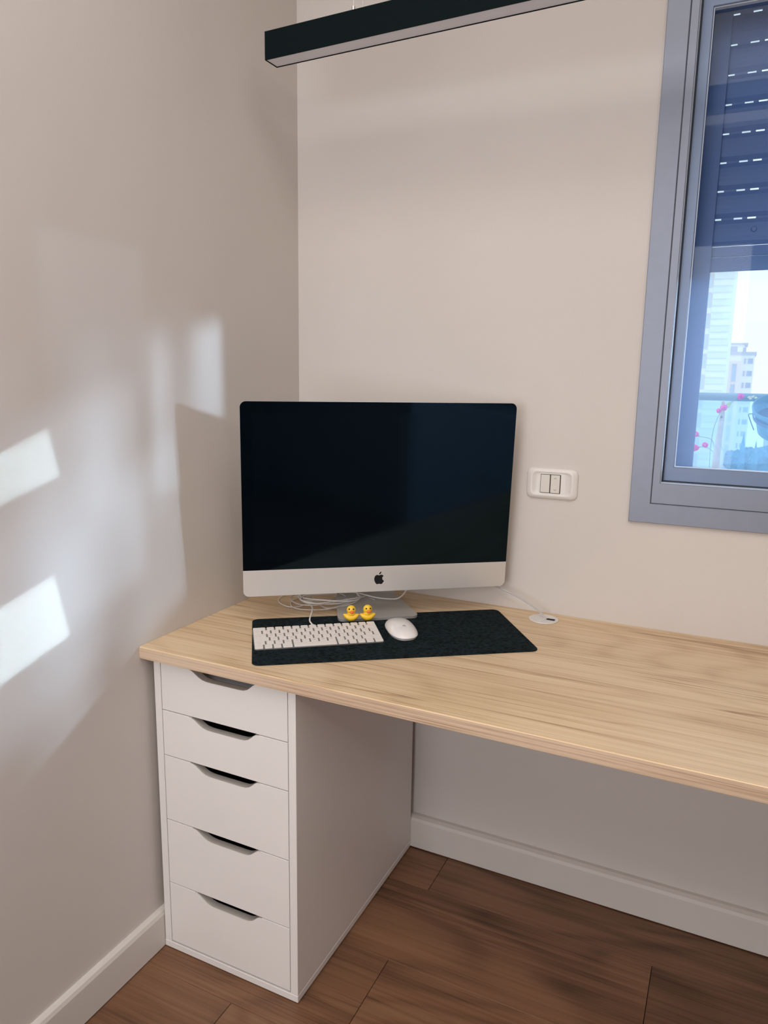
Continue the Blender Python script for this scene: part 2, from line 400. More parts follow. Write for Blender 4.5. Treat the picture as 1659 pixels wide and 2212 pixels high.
def sash(x0, x1, y):
    z0, z1 = 1.0605, 2.052
    s = link('sash', frame_ring(x0, x1, z0, z1, .0235, .0235, .033, .036, y, y + .032, .0015), M_sash, win)
    gb = box(x0 + .021, x1 - .021, y + .017, y + .019, z0 + .03, z1 - .033)
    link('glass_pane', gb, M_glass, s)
    link('glazing_bead', frame_ring(x0 + .0235, x1 - .0235, z0 + .033, z1 - .036, .0016, .0016, .0016, .0016, y + .004, y + .016, 0), M_hilite, s)  # bead coloured with the painted edge highlight
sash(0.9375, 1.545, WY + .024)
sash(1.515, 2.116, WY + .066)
# roller shutter outside the glass
sh = thing('roller_shutter', (0, 0, 0), 'blue grey roller shutter lowered halfway outside the window pane', 'shutter')
SY = WY + .118
for x0, x1 in ((.945, .9935), (2.07, 2.12)):
    bm = bmesh.new(); add_box(bm, x0, x1, SY - .018, SY - .012, 1.02, 2.10); add_box(bm, x0, x1, SY + .014, SY + .020, 1.02, 2.10)
    add_box(bm, x0 if x0 < 1 else x1 - .006, (x0 + .006) if x0 < 1 else x1, SY - .012, SY + .014, 1.02, 2.10)
    link('guide_rail', bm, M_slat, sh)
bar_z0 = 1.519
def slat_mesh(h):
    bm = bmesh.new(); prof = []
    n = 6
    for k in range(n + 1):
        t = k / n; prof.append((-.0055 * math.sin(PI * t) ** .6 - .001, t * (h - .0042)))
    A = [bm.verts.new((0, y, z)) for y, z in prof]; B = [bm.verts.new((1.10, y, z)) for y, z in prof]
    A2 = [bm.verts.new((0, y + .004, z)) for y, z in prof]; B2 = [bm.verts.new((1.10, y + .004, z)) for y, z in prof]
    for i in range(n):
        bm.faces.new([A[i], B[i], B[i + 1], A[i + 1]]); bm.faces.new([A2[i + 1], B2[i + 1], B2[i], A2[i]])
    bm.faces.new([A[0], A2[0], B2[0], B[0]]); bm.faces.new([A[n], B[n], B2[n], A2[n]])
    # webs joining to the slat above, leaving the slots open
    x = 0.0; offs = 0
    while x < 1.10:
        w = .0245 if offs % 2 else .010
        add_box(bm, x, min(x + w, 1.10), -.001, .003, h - .0045, h + .0005); x += w + .0165; offs += 1
    bmesh.ops.recalc_face_normals(bm, faces=bm.faces[:])
    return bm
link('bottom_bar', box(.975, 2.09, SY - .0035, SY + .004, bar_z0, bar_z0 + .030, .001, 1), M_slat, sh)
link('bottom_bar', box(.975, 2.09, SY - .002, SY + .004, bar_z0 + .031, bar_z0 + .052, .001, 1), M_slat, sh)
s0 = link('slat', slat_mesh(.0578), M_slat, sh, loc=(.98, SY, bar_z0 + .0535))
for k in range(1, 10): shared('slat', s0.data, sh, (.98, SY, bar_z0 + .0535 + .0578 * k))
bm = lathe([(0, .003), (.0045, .003), (.006, .0005), (.006, -.001)], 16); link('end_plug', bm, M_slat, sh, loc=(1.0727, SY - .0065, 1.603), rot=(PI / 2, 0, 0))

# ------------------------------------------------------------------ worktop
ZT, ZB = 0.7226, 0.6962
bm = bmesh.new(); add_box(bm, 0.0005, RX - .001, -0.6173, WY - .0005, ZB, ZT)
fe = [e for e in bm.edges if all(abs(v.co.y + .6173) < 1e-5 for v in e.verts) and all(abs(v.co.z - ZT) < 1e-5 or abs(v.co.z - ZB) < 1e-5 for v in e.verts) and abs(e.verts[0].co.z - e.verts[1].co.z) < 1e-5]
bmesh.ops.bevel(bm, geom=fe, offset=.0022, segments=3, affect='EDGES')
for f in bm.faces:
    if f.normal.y < -.5 or f.normal.x < -.5: f.material_index = 1
bm.normal_update()
for f in bm.faces: f.material_index = 1 if f.calc_center_median().y < -.6165 else 0
top = link('worktop', bm, [M_oak, M_oakedge])
tag(top, 'long pale oak worktop running wall to wall under the window', 'desk')

# ------------------------------------------------------------------ drawer unit
UX0, UX1, UF, UB, UH = 0.0158, 0.3682, -0.594, -0.0148, 0.6955
u = thing('drawer_unit', (0, 0, 0), 'white five drawer unit with scooped finger slots standing under the worktop', 'drawers')
link('base_panel', box(UX0 - .0006, UX1 + .0006, UF - .0006, UB, .0032, .0185, .0007, 1), M_unit, u)
for fx in (UX0 + .03, UX1 - .03):
    for fy in (UF + .03, UB - .03): link('foot', tube([(fx, fy, 0), (fx, fy, .0032)], .012, 12), M_hole, u)
for x0 in (UX0, UX1 - .0175): link('side_panel', box(x0, x0 + .0175, UF, UB, .0187, UH, .0007, 1), M_unit, u)
link('back_panel', box(UX0 + .0175, UX1 - .0175, UB - .006, UB - .002, .0187, UH), M_back, u)
link('top_panel', box(UX0 + .0175, UX1 - .0175, UF + .03, UB - .006, UH - .012, UH), M_back, u)
DX0, DX1 = UX0 + .0190, UX1 - .0190
zs = [0.6868, 0.5805, 0.4768, 0.3248, 0.1705, 0.0220]
def front_outline(z0, z1):
    s = [(.1055, 0), (.112, -.0010), (.1195, -.0040), (.1275, -.0090), (.136, -.0142), (.1445, -.0178), (.155, -.0195), (.165, -.0198), (.235, -.0198), (.2465, -.0190), (.2555, -.0155), (.2625, -.0100), (.2685, -.0045), (.2745, -.0010), (.281, 0)]
    return [(DX0, z0), (DX1, z0), (DX1, z1)] + [(x, z1 + d) for x, d in reversed(s)] + [(DX0, z1)]
for i in range(5):
    z1 = zs[i] - .0009; z0 = zs[i + 1] + .0009
    bm = prism(front_outline(z0, z1), UF + .0003, UF + .0170, 'y', bevel=.0006, seg=1)
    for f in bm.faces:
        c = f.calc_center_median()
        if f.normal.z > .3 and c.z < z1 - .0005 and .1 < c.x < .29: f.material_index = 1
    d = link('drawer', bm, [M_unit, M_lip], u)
    bb = bmesh.new(); t = .012; zb0 = z0 + .012; zb1 = z1 - .030; yb = UB - .03
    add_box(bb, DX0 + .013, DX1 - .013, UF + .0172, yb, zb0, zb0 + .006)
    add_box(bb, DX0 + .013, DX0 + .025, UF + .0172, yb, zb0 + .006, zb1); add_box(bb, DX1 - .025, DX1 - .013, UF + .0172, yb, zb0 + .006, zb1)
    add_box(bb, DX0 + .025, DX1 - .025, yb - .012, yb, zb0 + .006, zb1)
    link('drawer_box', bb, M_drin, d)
# something flat and pale lying near the top of the first drawer
flat = link('storage_box', prism(rrect(.20, .26, .006, 4, .205, -.435), .592, .6615, bevel=.002), M_paper)
tag(flat, 'pale grey box seen through the finger slot of the top drawer', 'box')

# ------------------------------------------------------------------ all-in-one computer
YAW = 0.6447; TILT = -0.0641
W, H, CH = 0.620, 0.4392, 0.0618
mon = thing('desktop_computer', (0.3581, -0.2180, ZT), 'silver all in one computer with dark switched off screen in the corner', 'computer', rot=(0, 0, YAW))
RT = (TILT * -1, 0, 0)
zb = 0.7881 - ZT
headm = Matrix.Translation((0, 0, zb)) @ Matrix.Rotation(-TILT, 4, 'X')   # leans about the lower edge
def place_head(bm): bmesh.ops.transform(bm, matrix=headm, verts=bm.verts[:]); return bm
# housing: thin rounded edge, swelling back
out = rrect(W, H, .013, 8, 0, H / 2)
bm = bmesh.new()
rings = []
for (sc, y) in ((1.0, .0005), (1.0, .0055), (.985, .0085), (.93, .013), (.82, .020), (.66, .029), (.48, .037), (.28, .042), (.10, .044)):
    rings.append([bm.verts.new((x * sc, y, H / 2 + (z - H / 2) * sc)) for x, z in out])
for a, b in zip(rings, rings[1:]):
    for k in range(len(out)): bm.faces.new([a[k], a[(k + 1) % len(out)], b[(k + 1) % len(out)], b[k]])
bm.faces.new(rings[0]); bm.faces.new(rings[-1])
bmesh.ops.recalc_face_normals(bm, faces=bm.faces[:])
ho = link('housing', place_head(bm), M_alu, mon, smooth=False)
for p in ho.data.polygons: p.use_smooth = len(p.vertices) == 4
# chin and glass share the front plane
chin = rrect(W, CH, .001, 6, 0, CH / 2, r4=(.0004, .0004, .013, .013))
link('chin', place_head(prism(chin, -.0012, .0005, 'y', bevel=.0003, seg=1)), M_alu, mon)
gl = rrect(W, H - CH, .001, 8, 0, CH + (H - CH) / 2, r4=(.013, .013, .0004, .0004))
scr = link('screen', place_head(prism(gl, -.0013, .0004, 'y', bevel=.0004, seg=1)), M_screen, mon)
link('display_panel', place_head(box(-.2845, .2845, -.00145, -.0012, CH + .022, H - .0245)), M_panel, scr)
body = [(.50, .93), (.60, .965), (.70, .99), (.80, .98), (.90, .92), (.955, .86), (.88, .80), (.83, .72), (.815, .62), (.84, .50), (.90, .41), (1.0, .35), (.96, .25), (.88, .13), (.80, .04), (.72, .0), (.63, .015), (.54, .045), (.46, .045), (.38, .015), (.30, 0), (.22, .04), (.12, .17), (.04, .35), (.0, .55), (.02, .72), (.08, .86), (.17, .95), (.28, .99), (.38, .97)]
leaf = [(.50, 1.03), (.505, 1.13), (.56, 1.24), (.65, 1.31), (.715, 1.34), (.71, 1.24), (.66, 1.13), (.58, 1.05)]
def logo(size, th, axis='y', z0=0.0, z1=0.0, cx=0, cy=0):
    f = lambda pts: [((a - .5) * size + cx, (b - .62) * size + cy) for a, b in pts]
    bm = prism(f(body), z0, z1, axis); b2 = prism(f(leaf), z0, z1, axis)
    me = bpy.data.meshes.new('t'); b2.to_mesh(me); b2.free(); bm.from_mesh(me); bpy.data.meshes.remove(me)
    return bm
link('logo', place_head(logo(.0232, 0, 'y', -.00155, -.0011, .0005, CH * .52)), M_logo, mon)
# stand: foot and neck bent from one plate
prof = [(-.024 + .016 * (1 - math.sin(PI / 2 * (1 - k / 6))), .0030, .0945 - .016 * (1 - math.cos(PI / 2 * (1 - k / 6)))) for k in range(7)]
prof += [(.150, .0030, .0790), (.163, .0045, .0775), (.172, .009, .0765), (.176, .017, .0760), (.172, .035, .075), (.145, .085, .072), (.110, .145, .069), (.085, .185, .067), (.070, .215, .065)]
th = .0058; bm = bmesh.new(); rowsv = []
P = [Vector((0, a, b)) for a, b, w_ in prof]
for i, p in enumerate(P):
    t = (P[min(i + 1, len(P) - 1)] - P[max(i - 1, 0)]).normalized(); nrm = Vector((0, -t.z, t.y)); hw = prof[i][2]
    rowsv.append([bm.verts.new(p + Vector((-hw, 0, 0))), bm.verts.new(p + Vector((hw, 0, 0))), bm.verts.new(p + nrm * th + Vector((hw, 0, 0))), bm.verts.new(p + nrm * th + Vector((-hw, 0, 0)))])
for a, b in zip(rowsv, rowsv[1:]):
    for k in range(4): bm.faces.new([a[k], a[(k + 1) % 4], b[(k + 1) % 4], b[k]])
bm.faces.new(rowsv[0]); bm.faces.new(rowsv[-1]); bmesh.ops.recalc_face_normals(bm, faces=bm.faces[:])
link('stand', bm, M_alud, mon, loc=(-.002, 0, 0))
link('hinge', box(-.04, .04, .035, .082, .195, .235, .004), M_alud, mon)

# ------------------------------------------------------------------ desk mat, keyboard, mouse
matd = thing('desk_mat', (0.4295, -0.3115, ZT), 'charcoal felt desk mat lying askew under the keyboard and mouse', 'desk mat', rot=(0, 0, 0.620))
o_ = rrect(.591, .277, .016, 8)
felt = link('felt_sheet', prism(o_, .0001, .0028, bevel=.0008, seg=2), M_felt, matd)

KA = 0.6605; KS = .9771
kb = thing('keyboard', (0.1615, -0.4438, ZT + .0028), 'slim white compact keyboard on the left half of the mat', 'keyboard', rot=(0, 0, KA))
KW, KD = .279 * KS, .115 * KS
bm = prism(rrect(KW, KD, .007, 5, KW / 2, -KD / 2), 0, .0045)
for v in bm.verts:
    v.co.z = (.0006 if v.co.z < .001 else .0022 + .0062 * (1 + v.co.y / KD))
es = [e for e in bm.edges if all(v.co.z > .002 for v in e.verts)]
bmesh.ops.bevel(bm, geom=es, offset=.0006, segments=2, affect='EDGES')
link('base', bm, M_keyb, kb)
def ktop(y): return .0022 + .0062 * (1 + y / KD)
U = (KW - .0028) / 14.5; M0 = .0014
rowd = [(0.0014, .0148)] ; rp = (KD - .0014 - .0014 - .0148 - .0014) / 5
for r_ in range(5): rowd.append((.0014 + .0148 + .0014 + r_ * rp, rp - .0014 if r_ < 4 else rp - .0008))
GAP = .0034
def key(x0, x1, ya, yb, outline=None):
    """x in units, y depth from the rear edge"""
    X0 = M0 + x0 * U + (GAP / 2 if x0 > 0 else 0); X1 = M0 + x1 * U - (GAP / 2 if x1 < 14.49 else 0)
    w, d = X1 - X0, yb - ya
    pts = outline(X0, X1, ya, yb) if outline else rrect(w, d, .0016, 3, 0, 0)
    bm = prism(pts, 0, .0022, bevel=.0003, seg=1)
    cy = -(ya + yb) / 2
    sl = math.atan(.0062 / KD)
    return link('key', bm, M_key, kb, loc=((X0 + X1) / 2, cy, ktop(cy)), rot=(sl, 0, 0)), w, d
def legend(parent, txt, size, dx=0, dy=0):
    c = bpy.data.curves.new('t', 'FONT'); c.body = txt; c.size = size; c.align_x = 'CENTER'; c.align_y = 'CENTER'; c.resolution_u = 2
    o = bpy.data.objects.new('t', c); me = bpy.data.meshes.new_from_object(o)
    bpy.data.objects.remove(o); bpy.data.curves.remove(c)
    me.materials.clear(); me.materials.append(M_leg)
    q = bpy.data.objects.new('legend', me); COL.objects.link(q); q.parent = parent; q.location = (dx, dy, .0024)
layout = [
 ([1.5] + [1] * 12 + [1.0], ['esc'] + ['F%d' % k for k in range(1, 13)] + ['']),
 ([1] * 13 + [1.5], list('`1234567890-=') + ['']),
 ([1.5] + [1] * 12, ['tab'] + list('QWERTYUIOP[]')),
 ([1.75] + [1] * 12, ['caps'] + list("ASDFGHJKL;'\\")),
 ([1.25] + [1] * 11 + [2.25], ['shift', '~'] + list('ZXCVBNM,./') + ['shift']),
]
for r_, (ws, tx) in enumerate(layout):
    ya, dd = rowd[r_]; x = 0
    for w_, t_ in zip(ws, tx):
        k_, kw, kd = key(x, x + w_, ya, ya + dd)
        if len(t_) == 1: legend(k_, t_, .0062)
        elif t_: legend(k_, t_, .0030, 0, -kd * .25 if r_ else 0)
        x += w_
# tall return key, an upside-down L
ya = rowd[2][0]; yb = rowd[3][0] + rowd[3][1]; ym = rowd[2][1]
def Lout(X0, X1, a, b):
    w = (X1 - X0) / 2; d = (b - a) / 2; st = .25 * U
    return [(w, d), (-w, d), (-w, d - ym), (-w + st, d - ym), (-w + st, -d), (w, -d)]
key(13.5, 14.5, ya, yb, Lout)
ya, dd = rowd[5]; x = 0
for w_, t_ in [(1, 'fn'), (1, 'control'), (1, 'option'), (1.25, 'command'), (5.0, ''), (1.25, 'command'), (1, 'option')]:
    k_, kw, kd = key(x, x + w_, ya, ya + dd)
    if t_: legend(k_, t_, .0026, 0, -kd * .28)
    x += w_
def arrow(parent, ang):
    bm = bmesh.new(); v = [bm.verts.new((math.cos(ang + a) * .0013, math.sin(ang + a) * .0013, 0)) for a in (0, 2.1, 4.2)]; bm.faces.new(v)
    link('legend', bm, M_leg, parent, loc=(0, 0, .0024))
k_, *_ = key(11.5, 12.5, ya, ya + dd); arrow(k_, PI)
k_, *_ = key(12.5, 13.5, ya, ya + dd / 2 - .0006); arrow(k_, PI / 2)
k_, *_ = key(12.5, 13.5, ya + dd / 2 + .0006, ya + dd); arrow(k_, -PI / 2)
k_, *_ = key(13.5, 14.5, ya, ya + dd); arrow(k_, 0)

mo = thing('computer_mouse', (0.4480, -0.2855, ZT + .0028), 'smooth white wireless mouse on the felt mat right of the keyboard', 'mouse', rot=(0, 0, KA + .02))
mo.scale = (1.12, 1.10, 1.12)
bm = bmesh.new(); A_, B_, n1, n2 = .0290, .0560, 40, 12
def se(a, p): c, s = math.cos(a), math.sin(a); return math.copysign(abs(c) ** p, c), math.copysign(abs(s) ** p, s)
rr = []
for j in range(n2 + 1):
    t = j / n2 * PI / 2; ring = []
    if j == n2: ring = [bm.verts.new((0, 0, .0210))]
    else:
        for k in range(n1):
            cx, sy = se(2 * PI * k / n1, .80); f = math.cos(t) ** .75
            yy = sy * B_ * f
            ring.append(bm.verts.new((cx * A_ * f, yy, .0045 + .0165 * math.sin(t) ** 1.25 * (1 - .10 * abs(yy / B_) ** 2))))
    rr.append(ring)
for a, b in zip(rr, rr[1:]):
    for k in range(n1):
        if len(b) == 1: bm.faces.new([a[k], a[(k + 1) % n1], b[0]])
        else: bm.faces.new([a[k], a[(k + 1) % n1], b[(k + 1) % n1], b[k]])
bm.faces.new(rr[0][::-1])
link('shell', bm, M_mouse, mo, smooth=True)
bm = lathe([(0, 0), (1, 0), (1.0, 1), (0, 1)], 40)
for v in bm.verts:
    r = math.hypot(v.co.x, v.co.y)
    if r > 0:
        cx, sy = se(math.atan2(v.co.y, v.co.x), .8); v.co.x = cx * .0262 * r; v.co.y = sy * .053 * r
    v.co.z = .0002 + v.co.z * .0046
link('underside', bm, M_alu, mo)
link('logo', logo(.0062, 0, 'z', .0196, .0205, 0, -.022), M_leg, mo)

# ------------------------------------------------------------------ ducks
def duck(loc, face, label):
    t = thing('toy_duck', loc, label, 'toy', rot=(0, 0, face), group='toy ducks behind the keyboard'); t.scale = (1.10, 1.05, 1.04)
    def blob(c, r, bm, n=20):
        m = Matrix.Translation(c) @ Matrix.Diagonal((*r, 1)); bmesh.ops.create_uvsphere(bm, u_segments=n, v_segments=n // 2 + 2, radius=1, matrix=m)
    # body: hull shape tapering up to two raised wing tips, built as one lofted skin
    bm = bmesh.new(); rings = []; nr = 14
    for i in range(nr + 1):
        s = -1 + 2 * i / nr; wz = .0168 * (1 - abs(s) ** 2.2) ** .55 * .5
        hz = max(.0004, .0080 * (1 - abs(s) ** 2.0) ** .6); dy = max(.0004, .0085 * (1 - abs(s) ** 2.4) ** .6)
        cz = .0085 + .0072 * abs(s) ** 1.7
        ring = []
        for k in range(14):
            a = 2 * PI * k / 14; ring.append(bm.verts.new((s * .0168, math.cos(a) * dy, max(0.0, cz + math.sin(a) * hz))))
        rings.append(ring)
    for a, b in zip(rings, rings[1:]):
        for k in range(14): bm.faces.new([a[k], a[(k + 1) % 14], b[(k + 1) % 14], b[k]])
    bm.faces.new(rings[0]); bm.faces.new(rings[-1]); bmesh.ops.recalc_face_normals(bm, faces=bm.faces[:])
    link('body', bm, M_yel, t, smooth=True)
    bm = bmesh.new(); blob((0, -.0005, .0268), (.0096, .0086, .0100), bm); blob((0, 0, .0180), (.0086, .0072, .0062), bm)
    link('head', bm, M_yel, t, smooth=True)
    bm = bmesh.new(); blob((.0014, -.0098, .0250), (.0050, .0046, .0021), bm, 14); blob((.0014, -.0090, .0222), (.0038, .0036, .0018), bm, 14)
    link('beak', bm, M_org, t, smooth=True)
    for sx in (-.0038, .0046):
        bm = bmesh.new(); blob((sx, -.0076, .0302), (.0019, .0011, .0019), bm, 12); link('eye', bm, M_eye, t, smooth=True)
duck((.3260, -.2925, ZT + .0090), .50, 'small yellow toy duck, the left one of the pair behind the keyboard')
duck((.3570, -.2710, ZT + .0090), .62, 'small yellow toy duck, the right one nearer the mouse')

# ------------------------------------------------------------------ cables
def cable(name, ctrl, r, m, label, sub=8):
    o = link(name, tube(smooth_path(ctrl, sub), r, 8), m, smooth=True); return tag(o, label, 'cable')
ZC = ZT + .0020
def loop(cx, cy, a, b, rot, a0, a1, n, z, dz=0.0):
    out = []
    for k in range(n + 1):
        t = a0 + (a1 - a0) * k / n; x = a * math.cos(t); y = b * math.sin(t)
        out.append((cx + x * math.cos(rot) - y * math.sin(rot), cy + x * math.sin(rot) + y * math.cos(rot), z + dz * k / n + .0015 * (1 + math.sin(3 * t))))
    return out
kbrot = KA
def kpt(x, y, z): return (0.1615 + math.cos(KA) * x - math.sin(KA) * y, -0.4438 + math.sin(KA) * x + math.cos(KA) * y, ZT + .0028 + z)
p0 = kpt(.1335, -.001, .0045)
kc = [p0, kpt(.1335, .016, .0050), kpt(.130, .035, .010)] + [(.205, -.262, ZT + .014), (.165, -.225, ZT + .010), (.118, -.185, ZT + .006), (.105, -.155, ZT + .004), (.120, -.120, ZT + .004), (.165, -.100, ZT + .008)]
rc = random.Random(5)
def tangle(turns, cx, cy, a, b, rot, start, z0, zs, drift):
    out = []; n = int(turns * 14)
    for k in range(n + 1):
        t = start + turns * 2 * PI * k / n; q = k / n
        aa = a * (1 + .22 * math.sin(q * 9.1 + drift)); bb = b * (1 + .35 * math.sin(q * 7.3 + 1 + drift)); rr_ = rot + drift * .25 * math.sin(q * 5.0)
        x = aa * math.cos(t); y = bb * math.sin(t)
        out.append((cx + .012 * math.sin(q * 8 + drift) + x * math.cos(rr_) - y * math.sin(rr_), cy + .010 * math.cos(q * 6.5) + x * math.sin(rr_) + y * math.cos(rr_), z0 + zs * q + .003 * (1 + math.sin(2.3 * t))))
    return out
kc += tangle(2.75, .205, -.172, .078, .048, .62, 1.9, ZT + .011, .008, 1.3)
kc += [(.300, -.120, ZT + .016), (.330, -.112, ZT + .014), (.356, -.100, ZT + .016), (.366, -.078, ZT + .030), (.366, -.060, ZT + .060), (.360, -.040, ZT + .110), (.345, -.075, ZT + .150)]
cable('keyboard_cable', kc, .0018, M_cable, 'white cable coiled from the keyboard and looping up behind the screen')
bmq = box(-.0042, .0042, -.0010, .0150, -.0022, .0022, .0014, 2)
pl = link('connector', bmq, M_cable, bpy.data.objects['keyboard_cable'], loc=kpt(.1335, -.001, .0045), rot=(0, 0, KA))
c2 = [(.300, -.120, ZC + .007), (.250, -.100, ZC + .006)] + tangle(2.3, .180, -.180, .070, .050, 1.0, .3, ZC + .010, .004, 2.6) + [(.222, -.232, ZC + .006), (.262, -.186, ZC + .012), (.258, -.165, ZC + .010), (.225, -.130, ZC + .006), (.20, -.09, ZC + .01), (.21, -.05, ZC + .03)]
cable('earphone_cable', c2, .0013, M_cable2, 'thin greyish cable tangled among the white loops left of the stand')
c3 = [(.085, -.120, ZT + .05), (.072, -.165, ZT + .012), (.071, -.200, ZC), (.090, -.232, ZC), (.125, -.250, ZC), (.150, -.240, ZC), (.165, -.205, ZC + .004), (.150, -.170, ZC + .004), (.120, -.165, ZC), (.112, -.205, ZC + .001), (.140, -.250, ZC + .001), (.185, -.255, ZC + .002), (.235, -.225, ZC + .004), (.270, -.172, ZT + .012), (.262, -.120, ZT + .012), (.235, -.100, ZT + .010), (.210, -.085, ZT + .02)]
cable('charging_cable', c3, .0012, M_cable, 'thin white cable whose wide loop lies nearest the left wall')
pc = [(.470, -.045, ZT + .10), (.520, -.030, ZT + .080), (.575, -.026, ZT + .062), (.628, -.030, ZT + .047), (.674, -.034, ZT + .028), (.703, -.038, ZT + .010), (.722, -.043, ZT - .012)]
cable('power_cable', pc, .0021, M_cable3, 'pale grey power cable arching from the computer into the grommet')

# grommet
gr = thing('cable_grommet', (.7085, -.0435, ZT), 'round white cable grommet set in the worktop by the wall', 'grommet')
bm = lathe([(.0, .0002), (.034, .0002), (.0345, .0012), (.0335, .0024), (.028, .0028), (.0272, .0020), (.0, .0020)], 40)
link('ring', bm, M_plate, gr)
link('opening', prism(rrect(.020, .011, .004, 5, .0165, .001), .0021, .0026), M_hole, gr)
link('flap', prism(rrect(.030, .034, .006, 5, -.010, 0), .0020, .0030, bevel=.0004, seg=1), M_plate, gr)

# ------------------------------------------------------------------ wall switch
sw = thing('light_switch', (.6990, WY, 1.0400), 'white twin rocker switch plate on the wall right of the computer', 'switch', rot=(PI / 2, 0, 0))
# local x right, local y up, local z toward the room
o1 = rrect(.1195, .0725, .015, 8)
bm = bmesh.new(); rg = []
for sc_w, sc_h, z in ((.1195, .0725, 0), (.1195, .0725, .0035), (.1165, .0695, .0058), (.0985, .0585, .0085), (.0905, .0535, .0088), (.0880, .0510, .0074), (.060, .048, .0074)):
    rg.append([bm.verts.new((x, y, z)) for x, y in rrect(sc_w, sc_h, min(.015, sc_h * .2), 8)])
for a, b in zip(rg, rg[1:]):
    for k in range(len(o1)): bm.faces.new([a[k], a[(k + 1) % len(o1)], b[(k + 1) % len(o1)], b[k]])
bm.faces.new(rg[-1]); bmesh.ops.recalc_face_normals(bm, faces=bm.faces[:])
link('plate', bm, M_plate, sw, smooth=True)
link('rocker_recess', prism(rrect(.0475, .0445, .0012, 3, -.0028, 0), .0070, .0078), M_hole, sw)
for cx in (-.0148, .0086):
    rk = link('rocker', box(cx - .0107, cx + .0107, -.0212, .0212, .0075, .0100, .0008, 2), M_rock, sw)
    if cx > 0:
        for (yy, s) in ((.0135, 1), (-.0135, -1)):
            bm = bmesh.new()
            tube([(cx - .003, yy - s * .0012, .0101), (cx, yy + s * .0014, .0101), (cx + .003, yy - s * .0012, .0101)], .0006, 6, bm=bm)
            link('arrow_mark', bm, M_mark, rk)

# ------------------------------------------------------------------ pendant lamp
pn = thing('linear_pendant_lamp', (.1124, -.2921, 1.9339), 'long black linear pendant lamp hanging over the worktop, switched off', 'lamp', rot=(0, 0, -.0338))
PLn, PW_, PH = 1.50, .0425, .0550
bm = bmesh.new()
add_box(bm, 0, PLn, 0, .0016, 0, PH); add_box(bm, 0, PLn, PW_ - .0016, PW_, 0, PH); add_box(bm, 0, PLn, .0016, PW_ - .0016, PH - .003, PH)
link('housing', bm, M_black, pn)
link('end_cap', box(-.0016, 0, 0, PW_, 0, PH), M_black, pn); link('end_cap', box(PLn, PLn + .0016, 0, PW_, 0, PH), M_black, pn)
link('diffuser', box(.0002, PLn - .0002, .0018, PW_ - .0018, .0014, .004), M_diff, pn)
for x in (.2010, PLn - .201):
    link('suspension_wire', tube([(x, PW_ / 2, PH), (x, PW_ / 2, RZ - 1.9339)], .0007, 8), M_steel, pn)
    link('cable_gripper', tube([(x, PW_ / 2, PH), (x, PW_ / 2, PH + .016)], .0035, 12), M_steel, pn)
link('power_cord', tube(smooth_path([(.222, PW_ / 2, PH), (.224, PW_ / 2, PH + .03), (.232, PW_ / 2, PH + .12), (.236, PW_ / 2, RZ - 1.9339)], 4), .0014, 8), M_cable2, pn)

# ------------------------------------------------------------------ balcony outside
BY = 1.5
struct('trim_1', box(-.6, 3.6, WY + .20, BY + .08, -.14, -.02), M_tile)       # balcony slab
rail = thing('balcony_railing', (0, BY, -.02), 'glass balcony railing with round grey handrail outside the window', 'railing')
link('handrail', tube([(-.6, 0, 1.2450), (3.6, 0, 1.2450)], .0155, 16), M_rail, rail, smooth=True)
link('glass_panel', box(-.6, 1.9, -.005, .005, .04, 1.232), M_rglass, rail); link('glass_panel', box(1.92, 3.6, -.005, .005, .04, 1.232), M_rglass, rail)
link('base_channel', box(-.6, 3.6, -.02, .02, 0, .06, .003), M_rail, rail)
# hanging pot tilted on its strap
pot = thing('flower_pot', (1.222, 1.36, 1.155), 'pale blue plastic pot tilted against the balcony railing', 'pot', rot=(math.radians(29), math.radians(-3), 0))
bm = lathe([(0, -.062), (.068, -.062), (.074, -.055), (.088, .030), (.0905, .033), (.0945, .034), (.0965, .051), (.0935, .0525), (.0915, .050), (.083, .0), (.0, -.002)], 40)
link('pot_body', bm, M_pot, pot, smooth=False)
for p in bpy.data.objects[pot.children[0].name].data.polygons: p.use_smooth = True
link('soil', lathe([(0, .004), (.082, .004), (.082, .000), (0, .000)], 32), M_potin, pot)
link('strap', lathe([(.0890, .006), (.0925, .007), (.0945, .021), (.0905, .022)], 40), M_strap, pot)
link('hook', tube(smooth_path([(-.092, 0, .02), (-.105, .03, .0), (-.100, .06, -.04), (-.085, .03, -.07)], 6), .002, 8), M_strap, pot)
